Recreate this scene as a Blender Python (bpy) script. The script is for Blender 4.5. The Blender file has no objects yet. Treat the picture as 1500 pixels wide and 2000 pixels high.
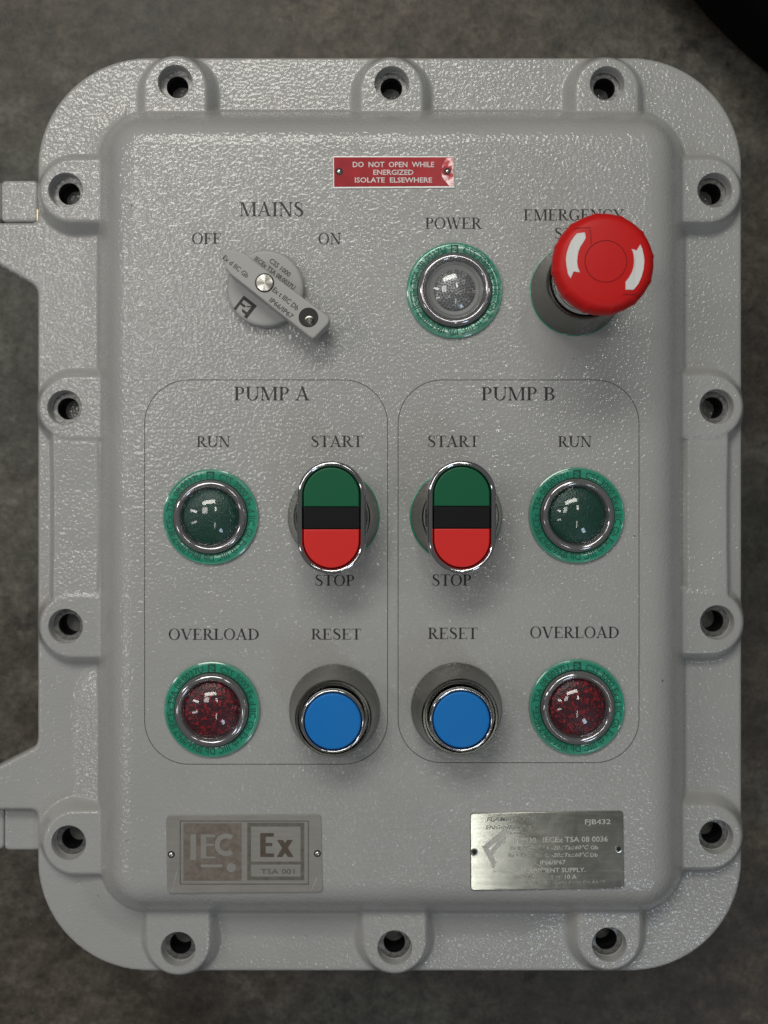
import bpy, math, random
import numpy as np
from math import sin, cos, pi, radians, sqrt, hypot, atan2

# ---------------------------------------------------------------- units
# geometry is laid out in millimetre-like units "u" (1 u = 0.3 mm); z = 0 is the
# front face of the cover, the camera looks straight down from D units above it.
SC = 0.0003
D = 2200.0
CX, CY = 715.0, 965.0
scene = bpy.context.scene

# ---------------------------------------------------------------- camera
cam = bpy.data.cameras.new("camera")
cam.sensor_fit = 'VERTICAL'
cam.sensor_height = 20.0
cam.sensor_width = 15.0
cam.lens = 22.0
cam.shift_x = 35.0 / 2000.0
cam.shift_y = -35.0 / 2000.0
cam.clip_start = 0.01
cam.clip_end = 100.0
cam.dof.use_dof = True
cam.dof.focus_distance = (D - 40) * SC
cam.dof.aperture_fstop = 4.5
camo = bpy.data.objects.new("camera", cam)
scene.collection.objects.link(camo)
camo.location = (0, 0, D * SC)
scene.camera = camo

# ---------------------------------------------------------------- world and lamps
w = bpy.data.worlds.new("World")
scene.world = w
w.use_nodes = True
w.node_tree.nodes['Background'].inputs[0].default_value = (0.99, 1.0, 0.97, 1)
w.node_tree.nodes['Background'].inputs[1].default_value = 0.095

def area(name, loc, sx, sy, power, col, target=(0, 0, -0.03)):
    l = bpy.data.lights.new(name, 'AREA')
    l.shape = 'RECTANGLE'
    l.size = sx
    l.size_y = sy
    l.energy = power
    l.color = col
    o = bpy.data.objects.new(name, l)
    scene.collection.objects.link(o)
    o.location = loc
    from mathutils import Vector
    d = Vector(target) - Vector(loc)
    o.rotation_euler = d.to_track_quat('-Z', 'Y').to_euler()
    return o

area("ceiling_luminaire", (-0.35, 1.45, 2.0), 1.3, 0.50, 18.5, (1.0, 0.98, 0.90))
area("ceiling_luminaire", (0.36, 0.80, 2.6), 0.16, 0.5, 2.7, (1.0, 0.98, 0.92), (0.36, 0.80, 0))
area("ceiling_luminaire", (-0.37, 0.25, 1.0), 0.22, 0.26, 1.0, (1.0, 0.96, 0.92), (-0.37, 0.25, 0))
area("side_luminaire", (-1.60, 0.45, 1.5), 0.18, 0.8, 4.2, (1.0, 0.95, 0.93))
area("side_luminaire", (-1.60, -0.50, 1.6), 0.18, 0.7, 2.0, (1.0, 0.95, 0.94))
area("ceiling_luminaire", (0.29, -1.12, 2.9), 0.08, 0.9, 1.8, (0.98, 1.0, 0.93), (0.29, -1.12, 0))
area("window_light", (1.05, -1.75, 2.2), 0.35, 0.7, 5.2, (0.70, 0.83, 1.0))

scene.view_settings.view_transform = 'Standard'
scene.view_settings.look = 'None'
scene.view_settings.exposure = 0.10
scene.view_settings.gamma = 1.0

# ---------------------------------------------------------------- materials
def mat(name, base=(0.5, 0.5, 0.5), rough=0.5, metal=0.0, coat=0.0, spec=0.5):
    m = bpy.data.materials.new(name)
    m.use_nodes = True
    b = m.node_tree.nodes['Principled BSDF']
    b.inputs['Base Color'].default_value = (*base, 1)
    b.inputs['Roughness'].default_value = rough
    b.inputs['Metallic'].default_value = metal
    b.inputs['Coat Weight'].default_value = coat
    b.inputs['Coat Roughness'].default_value = 0.08
    b.inputs['Specular IOR Level'].default_value = spec
    return m

def N(m, t, **kw):
    n = m.node_tree.nodes.new(t)
    for k, v in kw.items():
        setattr(n, k, v)
    return n

def L(m, a, ao, b, bi):
    m.node_tree.links.new(a.outputs[ao], b.inputs[bi])

def P(m):
    return m.node_tree.nodes['Principled BSDF']

def noise(m, scale, detail=3, rough=0.5, dist=0.0, src='Object', stretch=None):
    tc = N(m, 'ShaderNodeTexCoord')
    n = N(m, 'ShaderNodeTexNoise')
    n.inputs['Scale'].default_value = scale
    n.inputs['Detail'].default_value = detail
    n.inputs['Roughness'].default_value = rough
    n.inputs['Distortion'].default_value = dist
    if stretch:
        mp = N(m, 'ShaderNodeMapping')
        mp.inputs['Scale'].default_value = stretch
        L(m, tc, src, mp, 'Vector'); L(m, mp, 'Vector', n, 'Vector')
    else:
        L(m, tc, src, n, 'Vector')
    return n

def ramp(m, src, out, stops):
    r = N(m, 'ShaderNodeValToRGB')
    e = r.color_ramp.elements
    e[0].position, e[0].color = stops[0][0], (*stops[0][1], 1)
    e[1].position, e[1].color = stops[-1][0], (*stops[-1][1], 1)
    for p, c in stops[1:-1]:
        x = e.new(p); x.color = (*c, 1)
    L(m, src, out, r, 'Fac')
    return r

def bump(m, src, out, strength, dist, prev=None):
    b = N(m, 'ShaderNodeBump')
    b.inputs['Strength'].default_value = strength
    b.inputs['Distance'].default_value = dist
    L(m, src, out, b, 'Height')
    if prev: L(m, prev, 'Normal', b, 'Normal')
    return b

def g(v): return (v, v, v)

PAINT = (0.40, 0.405, 0.40)
# orange-peel cast-iron paint
M_paint = mat('grey_texture_paint', PAINT, 0.42, 0, 0.8, 0.4)
P(M_paint).inputs['Coat Roughness'].default_value = 0.10
P(M_paint).inputs['Coat IOR'].default_value = 1.55
n1 = noise(M_paint, 540, 0.0, 0.4, 0.35)
n2 = noise(M_paint, 820, 1.0, 0.5, 0.0)
b1 = bump(M_paint, n1, 'Fac', 0.18, 0.0011)
b2 = bump(M_paint, n2, 'Fac', 0.12, 0.0006, b1)
L(M_paint, b2, 'Normal', P(M_paint), 'Normal')
c1 = bump(M_paint, n1, 'Fac', 0.37, 0.0011)
c2 = bump(M_paint, n2, 'Fac', 0.03, 0.0006, c1)
L(M_paint, c2, 'Normal', P(M_paint), 'Coat Normal')
n3 = noise(M_paint, 14, 4, 0.6)
r3 = ramp(M_paint, n3, 'Fac', [(0.30, (0.39, 0.392, 0.383)), (0.70, (0.43, 0.431, 0.418))])
n4 = noise(M_paint, 160, 2, 0.5)
r4 = ramp(M_paint, n4, 'Fac', [(0.16, (0.45, 0.43, 0.40)), (0.24, (1, 1, 1))])
mx = N(M_paint, 'ShaderNodeMix', data_type='RGBA', blend_type='MULTIPLY')
mx.inputs['Factor'].default_value = 1
L(M_paint, r3, 'Color', mx, 'A'); L(M_paint, r4, 'Color', mx, 'B')
L(M_paint, mx, 'Result', P(M_paint), 'Base Color')
n5 = noise(M_paint, 8, 3, 0.6)
r5 = ramp(M_paint, n5, 'Fac', [(0.3, g(0.36)), (0.7, g(0.5))])
L(M_paint, r5, 'Color', P(M_paint), 'Roughness')

M_smooth = mat('grey_smooth_paint', (0.43, 0.43, 0.415), 0.42)
n1 = noise(M_smooth, 900, 2, 0.5)
L(M_smooth, bump(M_smooth, n1, 'Fac', 0.25, 0.0002), 'Normal', P(M_smooth), 'Normal')

M_bore = mat('machined_bore', (0.30, 0.30, 0.29), 0.38, 0.75)
n1 = noise(M_bore, 500, 3, 0.6)
L(M_bore, ramp(M_bore, n1, 'Fac', [(0.35, (0.14, 0.14, 0.14)), (0.7, (0.30, 0.30, 0.29))]), 'Color', P(M_bore), 'Base Color')
L(M_bore, bump(M_bore, n1, 'Fac', 0.3, 0.0003), 'Normal', P(M_bore), 'Normal')
M_hole = mat('dark_thread', (0.006, 0.006, 0.007), 0.6, 0.0, 0, 0.3)

M_chrome = mat('chrome', (0.62, 0.62, 0.64), 0.07, 1.0)
n1 = noise(M_chrome, 700, 3, 0.6)
L(M_chrome, bump(M_chrome, n1, 'Fac', 0.12, 0.0001), 'Normal', P(M_chrome), 'Normal')
M_skirt = mat('dull_turned_metal', (0.21, 0.208, 0.19), 0.3, 1.0)
P(M_skirt).inputs['Anisotropic'].default_value = 0.85
tg = N(M_skirt, 'ShaderNodeTangent', direction_type='RADIAL', axis='Z'); L(M_skirt, tg, 'Tangent', P(M_skirt), 'Tangent')
n1 = noise(M_skirt, 600, 3, 0.6, stretch=(1, 1, 6))
P(M_skirt).inputs['Roughness'].default_value = 0.24
M_darkgap = mat('black_rubber', (0.008, 0.008, 0.009), 0.5)
M_steel = mat('screw_steel', (0.68, 0.66, 0.60), 0.22, 1.0)
P(M_steel).inputs['Anisotropic'].default_value = 0.7
M_brass = mat('brass_strip', (0.75, 0.60, 0.42), 0.3, 1.0)

M_gasket = mat('green_translucent_gasket', (0.012, 0.28, 0.18), 0.28, 0, 0.6)
n1 = noise(M_gasket, 60, 3, 0.6)
L(M_gasket, ramp(M_gasket, n1, 'Fac', [(0.3, (0.012, 0.235, 0.145)), (0.7, (0.022, 0.36, 0.225))]), 'Color', P(M_gasket), 'Base Color')
P(M_gasket).inputs['Subsurface Weight'].default_value = 0.0
M_gasket_glare = mat('green_gasket_painted_glare', (0.05, 0.30, 0.20), 0.22, 0.25, 0.9)
n1 = noise(M_gasket_glare, 220, 4, 0.65, 0.5)
L(M_gasket_glare, ramp(M_gasket_glare, n1, 'Fac', [(0.40, (0.02, 0.25, 0.16)), (0.62, (0.25, 0.45, 0.36))]), 'Color', P(M_gasket_glare), 'Base Color')  # pale end of the ramp paints the collar's glare into its colour
L(M_gasket_glare, bump(M_gasket_glare, n1, 'Fac', 0.6, 0.0006), 'Normal', P(M_gasket_glare), 'Normal')
M_collar_edge = mat('pale_teal_edge', (0.10, 0.36, 0.26), 0.12, 0, 0.8)
M_gasket_text = mat('dark_green_print', (0.006, 0.085, 0.055), 0.5)

def plastic(name, col, rough=0.38):
    m = mat(name, col, rough, 0, 0, 0.28)
    n = noise(m, 1100, 2, 0.5)
    L(m, bump(m, n, 'Fac', 0.12, 0.0001), 'Normal', P(m), 'Normal')
    return m
M_green = plastic('green_plastic', (0.006, 0.125, 0.055))
M_red = plastic('red_plastic', (0.78, 0.030, 0.026))
M_black = plastic('black_plastic', (0.004, 0.004, 0.005), 0.6)
P(M_black).inputs['Specular IOR Level'].default_value = 0.25
M_blue = plastic('blue_plastic', (0.008, 0.20, 0.62))
M_estop = plastic('emergency_red_plastic', (0.64, 0.012, 0.012), 0.45)
M_estop_line = plastic('deep_red_line', (0.22, 0.004, 0.006), 0.5)
M_white = plastic('white_plastic', (0.80, 0.80, 0.79), 0.5)

def thin_glass(name, tint=(1, 1, 1), rough=0.07, ior=1.75):
    m = bpy.data.materials.new(name); m.use_nodes = True
    nt = m.node_tree; nt.nodes.clear()
    out = nt.nodes.new('ShaderNodeOutputMaterial')
    tr = nt.nodes.new('ShaderNodeBsdfTransparent'); tr.inputs[0].default_value = (*tint, 1)
    gl = nt.nodes.new('ShaderNodeBsdfGlossy'); gl.inputs['Roughness'].default_value = rough
    fr = nt.nodes.new('ShaderNodeFresnel'); fr.inputs[0].default_value = ior
    mi = nt.nodes.new('ShaderNodeMixShader')
    ge = nt.nodes.new('ShaderNodeNewGeometry'); mr = nt.nodes.new('ShaderNodeMapRange'); mr.inputs['To Min'].default_value = ior; mr.inputs['To Max'].default_value = 1 / ior
    nt.links.new(ge.outputs['Backfacing'], mr.inputs['Value']); nt.links.new(mr.outputs[0], fr.inputs[0])
    nt.links.new(fr.outputs[0], mi.inputs[0]); nt.links.new(tr.outputs[0], mi.inputs[1])
    nt.links.new(gl.outputs[0], mi.inputs[2]); nt.links.new(mi.outputs[0], out.inputs[0])
    return m
M_glass = thin_glass('clear_dome', (0.93, 0.94, 0.95))
M_rim = mat('smoked_clear_rim', (0.36, 0.355, 0.37), 0.09, 0.75)

def lens(name, dark, light, metal=0.0):
    m = mat(name, dark, 0.32, metal, 0.0)
    tc = N(m, 'ShaderNodeTexCoord')
    v = N(m, 'ShaderNodeTexVoronoi'); v.inputs['Scale'].default_value = 900
    L(m, tc, 'Object', v, 'Vector')
    r = ramp(m, v, 'Color', [(0.62, dark), (0.95, light)])
    L(m, r, 'Color', P(m), 'Base Color')
    L(m, bump(m, v, 'Distance', 0.22 if metal == 0 else 0.1, 0.0009), 'Normal', P(m), 'Normal')
    return m
M_lens_green = lens('green_faceted_lens', (0.002, 0.055, 0.036), (0.004, 0.085, 0.055))
M_lens_red = lens('red_faceted_lens', (0.055, 0.001, 0.009), (0.48, 0.006, 0.016))
M_lens_clear = lens('clear_faceted_lens', (0.26, 0.26, 0.265), (0.62, 0.62, 0.61), 0.3)
M_reflector = mat('grey_reflector', (0.30, 0.30, 0.29), 0.35, 0.1)

def ink(name, dark, light, scale=260, lo=0.40, hi=0.60, rough=0.5):
    m = mat(name, dark, rough)
    n = noise(m, scale, 4, 0.7)
    L(m, ramp(m, n, 'Fac', [(lo, dark), (hi, light)]), 'Color', P(m), 'Base Color')
    return m
M_ink = ink('black_engraved_lettering', (0.016, 0.015, 0.014), (0.06, 0.056, 0.052), 420, 0.46, 0.70)
M_ink_faint = ink('faded_engraved_line', (0.06, 0.058, 0.055), (0.20, 0.195, 0.19), 1000, 0.45, 0.75)
M_ink_knob = ink('grey_print_on_knob', (0.03, 0.03, 0.028), (0.10, 0.095, 0.09), 900, 0.4, 0.65)
M_ink_white = ink('white_engraving', (0.82, 0.78, 0.76), (0.55, 0.45, 0.44), 900, 0.5, 0.75)
M_scratch = mat('bright_scratch', (0.7, 0.7, 0.7), 0.3)
M_speck = mat('dark_speck', (0.03, 0.028, 0.025), 0.6)

M_redplate = mat('red_anodised_plate', (0.42, 0.010, 0.022), 0.30, 0.35, 0.3)
n1 = noise(M_redplate, 120, 4, 0.6)
L(M_redplate, ramp(M_redplate, n1, 'Fac', [(0.3, (0.26, 0.005, 0.012)), (0.7, (0.38, 0.008, 0.018))]), 'Color', P(M_redplate), 'Base Color')
M_plate_glare = mat('red_plate_painted_glare', (0.72, 0.50, 0.50), 0.30, 0.6)  # whitish-pink colour paints glare on the end of the red plate
n1 = noise(M_plate_glare, 260, 3, 0.6)
L(M_plate_glare, ramp(M_plate_glare, n1, 'Fac', [(0.40, (0.40, 0.05, 0.06)), (0.62, (0.80, 0.66, 0.65))]), 'Color', P(M_plate_glare), 'Base Color')
M_plate_edge = mat('plate_cut_edge', (0.75, 0.74, 0.73), 0.35, 0.5)

def brushed(name, c0, c1, rough, metal, st):
    m = mat(name, c0, rough, metal)
    n = noise(m, 400, 4, 0.65, stretch=st)
    L(m, ramp(m, n, 'Fac', [(0.3, c0), (0.7, c1)]), 'Color', P(m), 'Base Color')
    n2 = noise(m, 50, 4, 0.7, 0.6)
    L(m, ramp(m, n2, 'Fac', [(0.3, g(rough * 0.75)), (0.7, g(rough * 1.5))]), 'Color', P(m), 'Roughness')
    L(m, bump(m, n, 'Fac', 0.15, 0.0001), 'Normal', P(m), 'Normal')
    return m
M_stain = brushed('brushed_stainless', (0.38, 0.378, 0.34), (0.50, 0.497, 0.455), 0.13, 0.86, (0.06, 1.6, 1))
M_dullplate = brushed('dull_satin_plate', (0.30, 0.292, 0.27), (0.35, 0.342, 0.318), 0.42, 0.25, (0.2, 1.5, 1))
M_etch = ink('brown_etching', (0.16, 0.132, 0.105), (0.23, 0.205, 0.175), 240, 0.35, 0.65, 0.45)
M_etch_dark = ink('dark_brown_etching', (0.085, 0.065, 0.048), (0.12, 0.09, 0.07), 240, 0.35, 0.65, 0.45)
M_olive = ink('olive_etched_line', (0.12, 0.115, 0.095), (0.18, 0.172, 0.15), 300, 0.35, 0.65, 0.45)
M_platetext = ink('pale_plate_print', (0.62, 0.62, 0.58), (0.42, 0.42, 0.39), 700, 0.45, 0.65, 0.45)
M_platetext_faint = ink('worn_plate_print', (0.50, 0.50, 0.46), (0.26, 0.26, 0.24), 500, 0.42, 0.56, 0.45)

M_floor = mat('stained_concrete', (0.1, 0.09, 0.08), 0.55)
na = noise(M_floor, 7.5, 7, 0.68, 0.5)
ra = ramp(M_floor, na, 'Fac', [(0.30, (0.038, 0.034, 0.028)), (0.48, (0.061, 0.057, 0.050)), (0.64, (0.125, 0.121, 0.112))])
nb = noise(M_floor, 55, 6, 0.75)
rb = ramp(M_floor, nb, 'Fac', [(0.28, (0.40, 0.39, 0.34)), (0.72, (1.6, 1.6, 1.6))])
mx = N(M_floor, 'ShaderNodeMix', data_type='RGBA', blend_type='MULTIPLY'); mx.inputs['Factor'].default_value = 1
L(M_floor, ra, 'Color', mx, 'A'); L(M_floor, rb, 'Color', mx, 'B')
ne = noise(M_floor, 150, 5, 0.75)
re_ = ramp(M_floor, ne, 'Fac', [(0.30, (0.55, 0.54, 0.50)), (0.70, (1.45, 1.45, 1.44))])
mxe = N(M_floor, 'ShaderNodeMix', data_type='RGBA', blend_type='MULTIPLY'); mxe.inputs['Factor'].default_value = 1
L(M_floor, mx, 'Result', mxe, 'A'); L(M_floor, re_, 'Color', mxe, 'B')
nw = noise(M_floor, 3.2, 3, 0.5, 0.4)
rw = ramp(M_floor, nw, 'Fac', [(0.42, (1.08, 0.96, 0.84)), (0.58, (0.95, 1.0, 0.93))])
mx = N(M_floor, 'ShaderNodeMix', data_type='RGBA', blend_type='MULTIPLY'); mx.inputs['Factor'].default_value = 1
L(M_floor, mxe, 'Result', mx, 'A'); L(M_floor, rw, 'Color', mx, 'B')
nc = noise(M_floor, 330, 3, 0.7)
rc = ramp(M_floor, nc, 'Fac', [(0.72, g(0.0)), (0.76, g(1.0))])
mx2 = N(M_floor, 'ShaderNodeMix', data_type='RGBA'); 
L(M_floor, rc, 'Color', mx2, 'Factor'); L(M_floor, mx, 'Result', mx2, 'A')
mx2.inputs['B'].default_value = (0.30, 0.28, 0.24, 1)
nd = noise(M_floor, 26, 5, 0.7)
rd = ramp(M_floor, nd, 'Fac', [(0.30, g(1.0)), (0.38, g(0.0))])
mx3 = N(M_floor, 'ShaderNodeMix', data_type='RGBA')
L(M_floor, rd, 'Color', mx3, 'Factor'); L(M_floor, mx2, 'Result', mx3, 'A')
mx3.inputs['B'].default_value = (0.028, 0.024, 0.019, 1)
L(M_floor, mx3, 'Result', P(M_floor), 'Base Color')
L(M_floor, bump(M_floor, nb, 'Fac', 0.35, 0.003), 'Normal', P(M_floor), 'Normal')
L(M_floor, ramp(M_floor, na, 'Fac', [(0.3, g(0.35)), (0.7, g(0.65))]), 'Color', P(M_floor), 'Roughness')
M_tyre = mat('black_tyre_rubber', (0.002, 0.002, 0.002), 0.9, 0, 0, 0.1)

# ---------------------------------------------------------------- mesh helpers
col = scene.collection

def link(name, verts, faces, m, parent=None, smooth=True, loc=(0, 0, 0), sharp=35):
    """verts in u with y up; loc in u. Returns the object."""
    me = bpy.data.meshes.new(name)
    v = np.asarray(verts, dtype=np.float64) * SC
    me.from_pydata(v.tolist(), [], faces)
    me.validate()
    me.update()
    if m: me.materials.append(m)
    if smooth:
        me.polygons.foreach_set('use_smooth', [True] * len(me.polygons))
        try: me.set_sharp_from_angle(angle=radians(sharp))
        except Exception: pass
    o = bpy.data.objects.new(name, me)
    col.objects.link(o)
    if parent: o.parent = parent
    o.location = (loc[0] * SC, loc[1] * SC, loc[2] * SC)
    return o

def U(x, y, z=0.0):
    """photo position at height z -> (x, y) in u (y up)"""
    f = (D - z) / D
    return ((x - CX) * f, -(y - CY) * f)

class MB:
    def __init__(s): s.v = []; s.f = []
    def add(s, vs, fs):
        n = len(s.v); s.v += [tuple(p) for p in vs]; s.f += [tuple(i + n for i in f) for f in fs]; return s
    def lathe(s, prof, seg=64, c=(0, 0), cap_top=False, cap_bot=False, rf=None):
        vs = []; fs = []
        k = len(prof)
        for i in range(seg):
            a = 2 * pi * i / seg
            for (r, z) in prof:
                rr = rf(r, a, z) if rf else r
                vs.append((c[0] + rr * cos(a), c[1] + rr * sin(a), z))
        for i in range(seg):
            j = (i + 1) % seg
            for q in range(k - 1):
                fs.append((i * k + q, j * k + q, j * k + q + 1, i * k + q + 1))
        if cap_top: fs.append(tuple(i * k + k - 1 for i in range(seg)))
        if cap_bot: fs.append(tuple(i * k for i in reversed(range(seg))))
        return s.add(vs, fs)
    def prism(s, poly, z0, z1, bev=0.0, bottom=True):
        """poly CCW list (x,y). top bevel by shrinking."""
        n = len(poly)
        rings = [(0, z0), (0, z1 - bev)]
        if bev > 0:
            rings += [(bev * 0.3, z1 - bev * 0.3), (bev, z1), (bev * 1.6, z1)]
        else:
            rings = [(0, z0), (0, z1)]
        vs = []
        for off, z in rings:
            for p in inset(poly, off): vs.append((p[0], p[1], z))
        fs = []
        for r in range(len(rings) - 1):
            for i in range(n):
                j = (i + 1) % n
                fs.append((r * n + i, r * n + j, (r + 1) * n + j, (r + 1) * n + i))
        fs.append(tuple((len(rings) - 1) * n + i for i in range(n)))
        if bottom: fs.append(tuple(reversed(range(n))))
        return s.add(vs, fs)
    def obj(s, name, m, parent=None, smooth=True, loc=(0, 0, 0), sharp=35):
        return link(name, s.v, s.f, m, parent, smooth, loc, sharp)

def inset(poly, d):
    if d == 0: return list(poly)
    n = len(poly); out = []
    for i in range(n):
        p0, p1, p2 = poly[i - 1], poly[i], poly[(i + 1) % n]
        e1 = (p1[0] - p0[0], p1[1] - p0[1]); e2 = (p2[0] - p1[0], p2[1] - p1[1])
        l1 = hypot(*e1) or 1; l2 = hypot(*e2) or 1
        n1 = (-e1[1] / l1, e1[0] / l1); n2 = (-e2[1] / l2, e2[0] / l2)
        b = (n1[0] + n2[0], n1[1] + n2[1]); bl = b[0] ** 2 + b[1] ** 2
        if bl < 1e-6: out.append(p1); continue
        k = min(2 / bl, 2.0)
        out.append((p1[0] + b[0] * d * k, p1[1] + b[1] * d * k))
    return out

def rrect(cx, cy, hx, hy, r, seg=8):
    pts = []
    for (sx, sy, a0) in ((1, 1, 0), (-1, 1, 90), (-1, -1, 180), (1, -1, 270)):
        for i in range(seg + 1):
            a = radians(a0 + 90 * i / seg)
            pts.append((cx + sx * (hx - r) + r * cos(a), cy + sy * (hy - r) + r * sin(a)))
    return pts

def area2(poly):
    return sum(poly[i - 1][0] * poly[i][1] - poly[i][0] * poly[i - 1][1] for i in range(len(poly)))

def ccw(poly):
    return poly if area2(poly) > 0 else list(reversed(poly))

# ---------------------------------------------------------------- serif lettering (capitals drawn stroke by stroke)
T, t_, S_ = 0.178, 0.062, 0.042
class G:
    def __init__(s): s.q = []
    def rect(s, x0, y0, x1, y1): s.q.append([(x0, y0), (x1, y0), (x1, y1), (x0, y1)]); return s
    def diag(s, xb, xt, w, y0=0.0, y1=1.0):
        s.q.append([(xb - w / 2, y0), (xb + w / 2, y0), (xt + w / 2, y1), (xt - w / 2, y1)]); return s
    def serif(s, xc, wd, y, d):
        s.rect(xc - wd / 2, min(y, y + d * S_), xc + wd / 2, max(y, y + d * S_))
        a, b = y + d * S_, y + d * S_ * 2.2
        p = [(xc - wd * 0.36, a), (xc + wd * 0.36, a), (xc + wd * 0.2, b), (xc - wd * 0.2, b)]
        s.q.append(p if d > 0 else list(reversed(p))); return s
    def stem(s, xc, wd, y0=0.0, y1=1.0, sb=True, st=True):
        s.rect(xc - wd / 2, y0, xc + wd / 2, y1)
        sw = wd + 0.22
        if sb: s.serif(xc, sw, y0, 1)
        if st: s.serif(xc, sw, y1, -1)
        return s
    def ring(s, cx, cy, ox, oy, ix, iy, a0, a1, dx=0.0, n=18):
        for i in range(n):
            p = radians(a0 + (a1 - a0) * i / n); q = radians(a0 + (a1 - a0) * (i + 1) / n)
            s.q.append([(cx + dx + ix * cos(p), cy + iy * sin(p)), (cx + ox * cos(p), cy + oy * sin(p)),
                        (cx + ox * cos(q), cy + oy * sin(q)), (cx + dx + ix * cos(q), cy + iy * sin(q))])
        return s

def make_glyphs():
    d = {}
    d['A'] = (G().diag(.15, .545, .06, 0, 1.0).diag(.88, .52, .17, 0, 1.02).rect(.29, .31, .74, .36).serif(.16, .30, 0, 1).serif(.90, .40, 0, 1), 1.09)
    d['B'] = (G().stem(.25, T).ring(.42, .745, .37, .255, .21, .21, -90, 90).ring(.42, .265, .45, .265, .28, .222, -90, 90)
              .rect(.17, .955, .42, 1).rect(.17, .49, .42, .532).rect(.17, 0, .42, .043), 0.97)
    d['C'] = (G().ring(.56, .5, .50, .525, .34, .478, 42, 318, .02).rect(.90, .66, .935, 1.0), 1.0)
    d['D'] = (G().stem(.25, T).ring(.42, .5, .60, .5, .43, .456, -90, 90).rect(.17, .956, .42, 1).rect(.17, 0, .42, .044), 1.10)
    E = G().stem(.25, T).rect(.17, .955, .80, 1).rect(.765, .78, .80, 1).rect(.17, .49, .60, .535).rect(.575, .38, .61, .65)
    d['E'] = (E.rect(.17, 0, .84, .045).rect(.82, 0, .86, .24), 0.92)
    d['F'] = (G().stem(.25, T).rect(.17, .955, .78, 1).rect(.745, .78, .78, 1).rect(.17, .49, .58, .535).rect(.555, .38, .59, .65), 0.84)
    d['G'] = (G().ring(.56, .5, .50, .525, .34, .478, 42, 305, .02).rect(.90, .68, .935, 1.0).rect(.81, .05, .965, .42).serif(.89, .36, .43, -1), 1.08)
    d['I'] = (G().stem(.25, T), 0.50)
    d['L'] = (G().stem(.25, T).rect(.17, 0, .82, .045).rect(.80, 0, .84, .25), 0.90)
    d['M'] = (G().stem(.20, t_, 0, 1, True, False).serif(.17, .26, 1, -1).diag(.66, .25, .175, 0, 1).diag(.66, 1.08, .055, 0, 1)
              .stem(1.14, T).serif(1.10, .30, 1, -1), 1.36)
    d['N'] = (G().stem(.22, t_, 0, 1, True, False).serif(.17, .28, 1, -1).diag(.90, .22, .175, -.01, 1).stem(.93, t_, 0, 1, False, True), 1.12)
    d['O'] = (G().ring(.56, .5, .51, .525, .35, .480, 0, 360, 0, 40), 1.12)
    d['P'] = (G().stem(.25, T).ring(.42, .73, .38, .27, .22, .225, -90, 90).rect(.17, .956, .42, 1).rect(.17, .46, .42, .504), 0.86)
    d['R'] = (G().stem(.25, T).ring(.42, .74, .37, .26, .21, .216, -90, 90).rect(.17, .956, .42, 1).rect(.17, .48, .42, .523)
              .diag(.86, .48, .19, 0, .50).serif(.93, .30, 0, 1), 1.02)
    # S as a swept spine
    s = G(); pts = []
    for i in range(41):
        u = i / 40
        if u < .5:
            a = radians(35 + 235 * (u / .5)); x = .42 + .265 * cos(a); y = .745 + .225 * sin(a)
        else:
            a = radians(90 - 235 * ((u - .5) / .5)); x = .42 + .29 * cos(a); y = .265 + .245 * sin(a)
            # blend so the two arcs meet
        pts.append((x, y, u))
    pl = [(.66, .84), (.60, .93), (.50, .985), (.39, .99), (.27, .95), (.20, .86), (.19, .76), (.25, .66), (.37, .575), (.50, .50),
          (.62, .42), (.69, .31), (.68, .19), (.61, .08), (.50, .02), (.38, .015), (.26, .055), (.17, .15), (.13, .25)]
    wl = [.04, .045, .05, .06, .09, .13, .15, .165, .175, .175, .17, .165, .14, .10, .065, .05, .045, .045, .04]
    for i in range(len(pl) - 1):
        def off(k):
            a = pl[max(k - 1, 0)]; b = pl[min(k + 1, len(pl) - 1)]
            dx, dy = b[0] - a[0], b[1] - a[1]; l = hypot(dx, dy); return (-dy / l * wl[k] / 2, dx / l * wl[k] / 2)
        o0, o1 = off(i), off(i + 1); a, b = pl[i], pl[i + 1]
        s.q.append([(a[0] + o0[0], a[1] + o0[1]), (a[0] - o0[0], a[1] - o0[1]), (b[0] - o1[0], b[1] - o1[1]), (b[0] + o1[0], b[1] + o1[1])])
    s.rect(.665, .70, .695, 1.0).rect(.125, 0.0, .155, .31)
    d['S'] = (s, 0.84)
    d['T'] = (G().stem(.46, T, 0, 1, True, False).rect(.03, .955, .89, 1).rect(.03, .77, .065, 1).rect(.855, .77, .89, 1), 0.92)
    d['U'] = (G().stem(.24, T, .32, 1, False, True).ring(.56, .33, .395, .34, .25, .28, 180, 360, -.005).rect(.905, .33, .955, 1).serif(.93, .26, 1, -1), 1.10)
    d['V'] = (G().diag(.56, .19, .175).diag(.58, .93, .055).serif(.19, .36, 1, -1).serif(.92, .28, 1, -1), 1.08)
    d['W'] = (G().diag(.46, .18, .17).diag(.47, .73, .055).diag(.98, .68, .17).diag(.99, 1.27, .055).serif(.18, .34, 1, -1).serif(.70, .34, 1, -1).serif(1.27, .26, 1, -1), 1.42)
    d['Y'] = (G().diag(.55, .20, .175, .42, 1).diag(.58, .92, .055, .42, 1).stem(.56, T, 0, .46, True, False).serif(.20, .36, 1, -1).serif(.91, .28, 1, -1), 1.08)
    return d
GL = make_glyphs()

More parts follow.
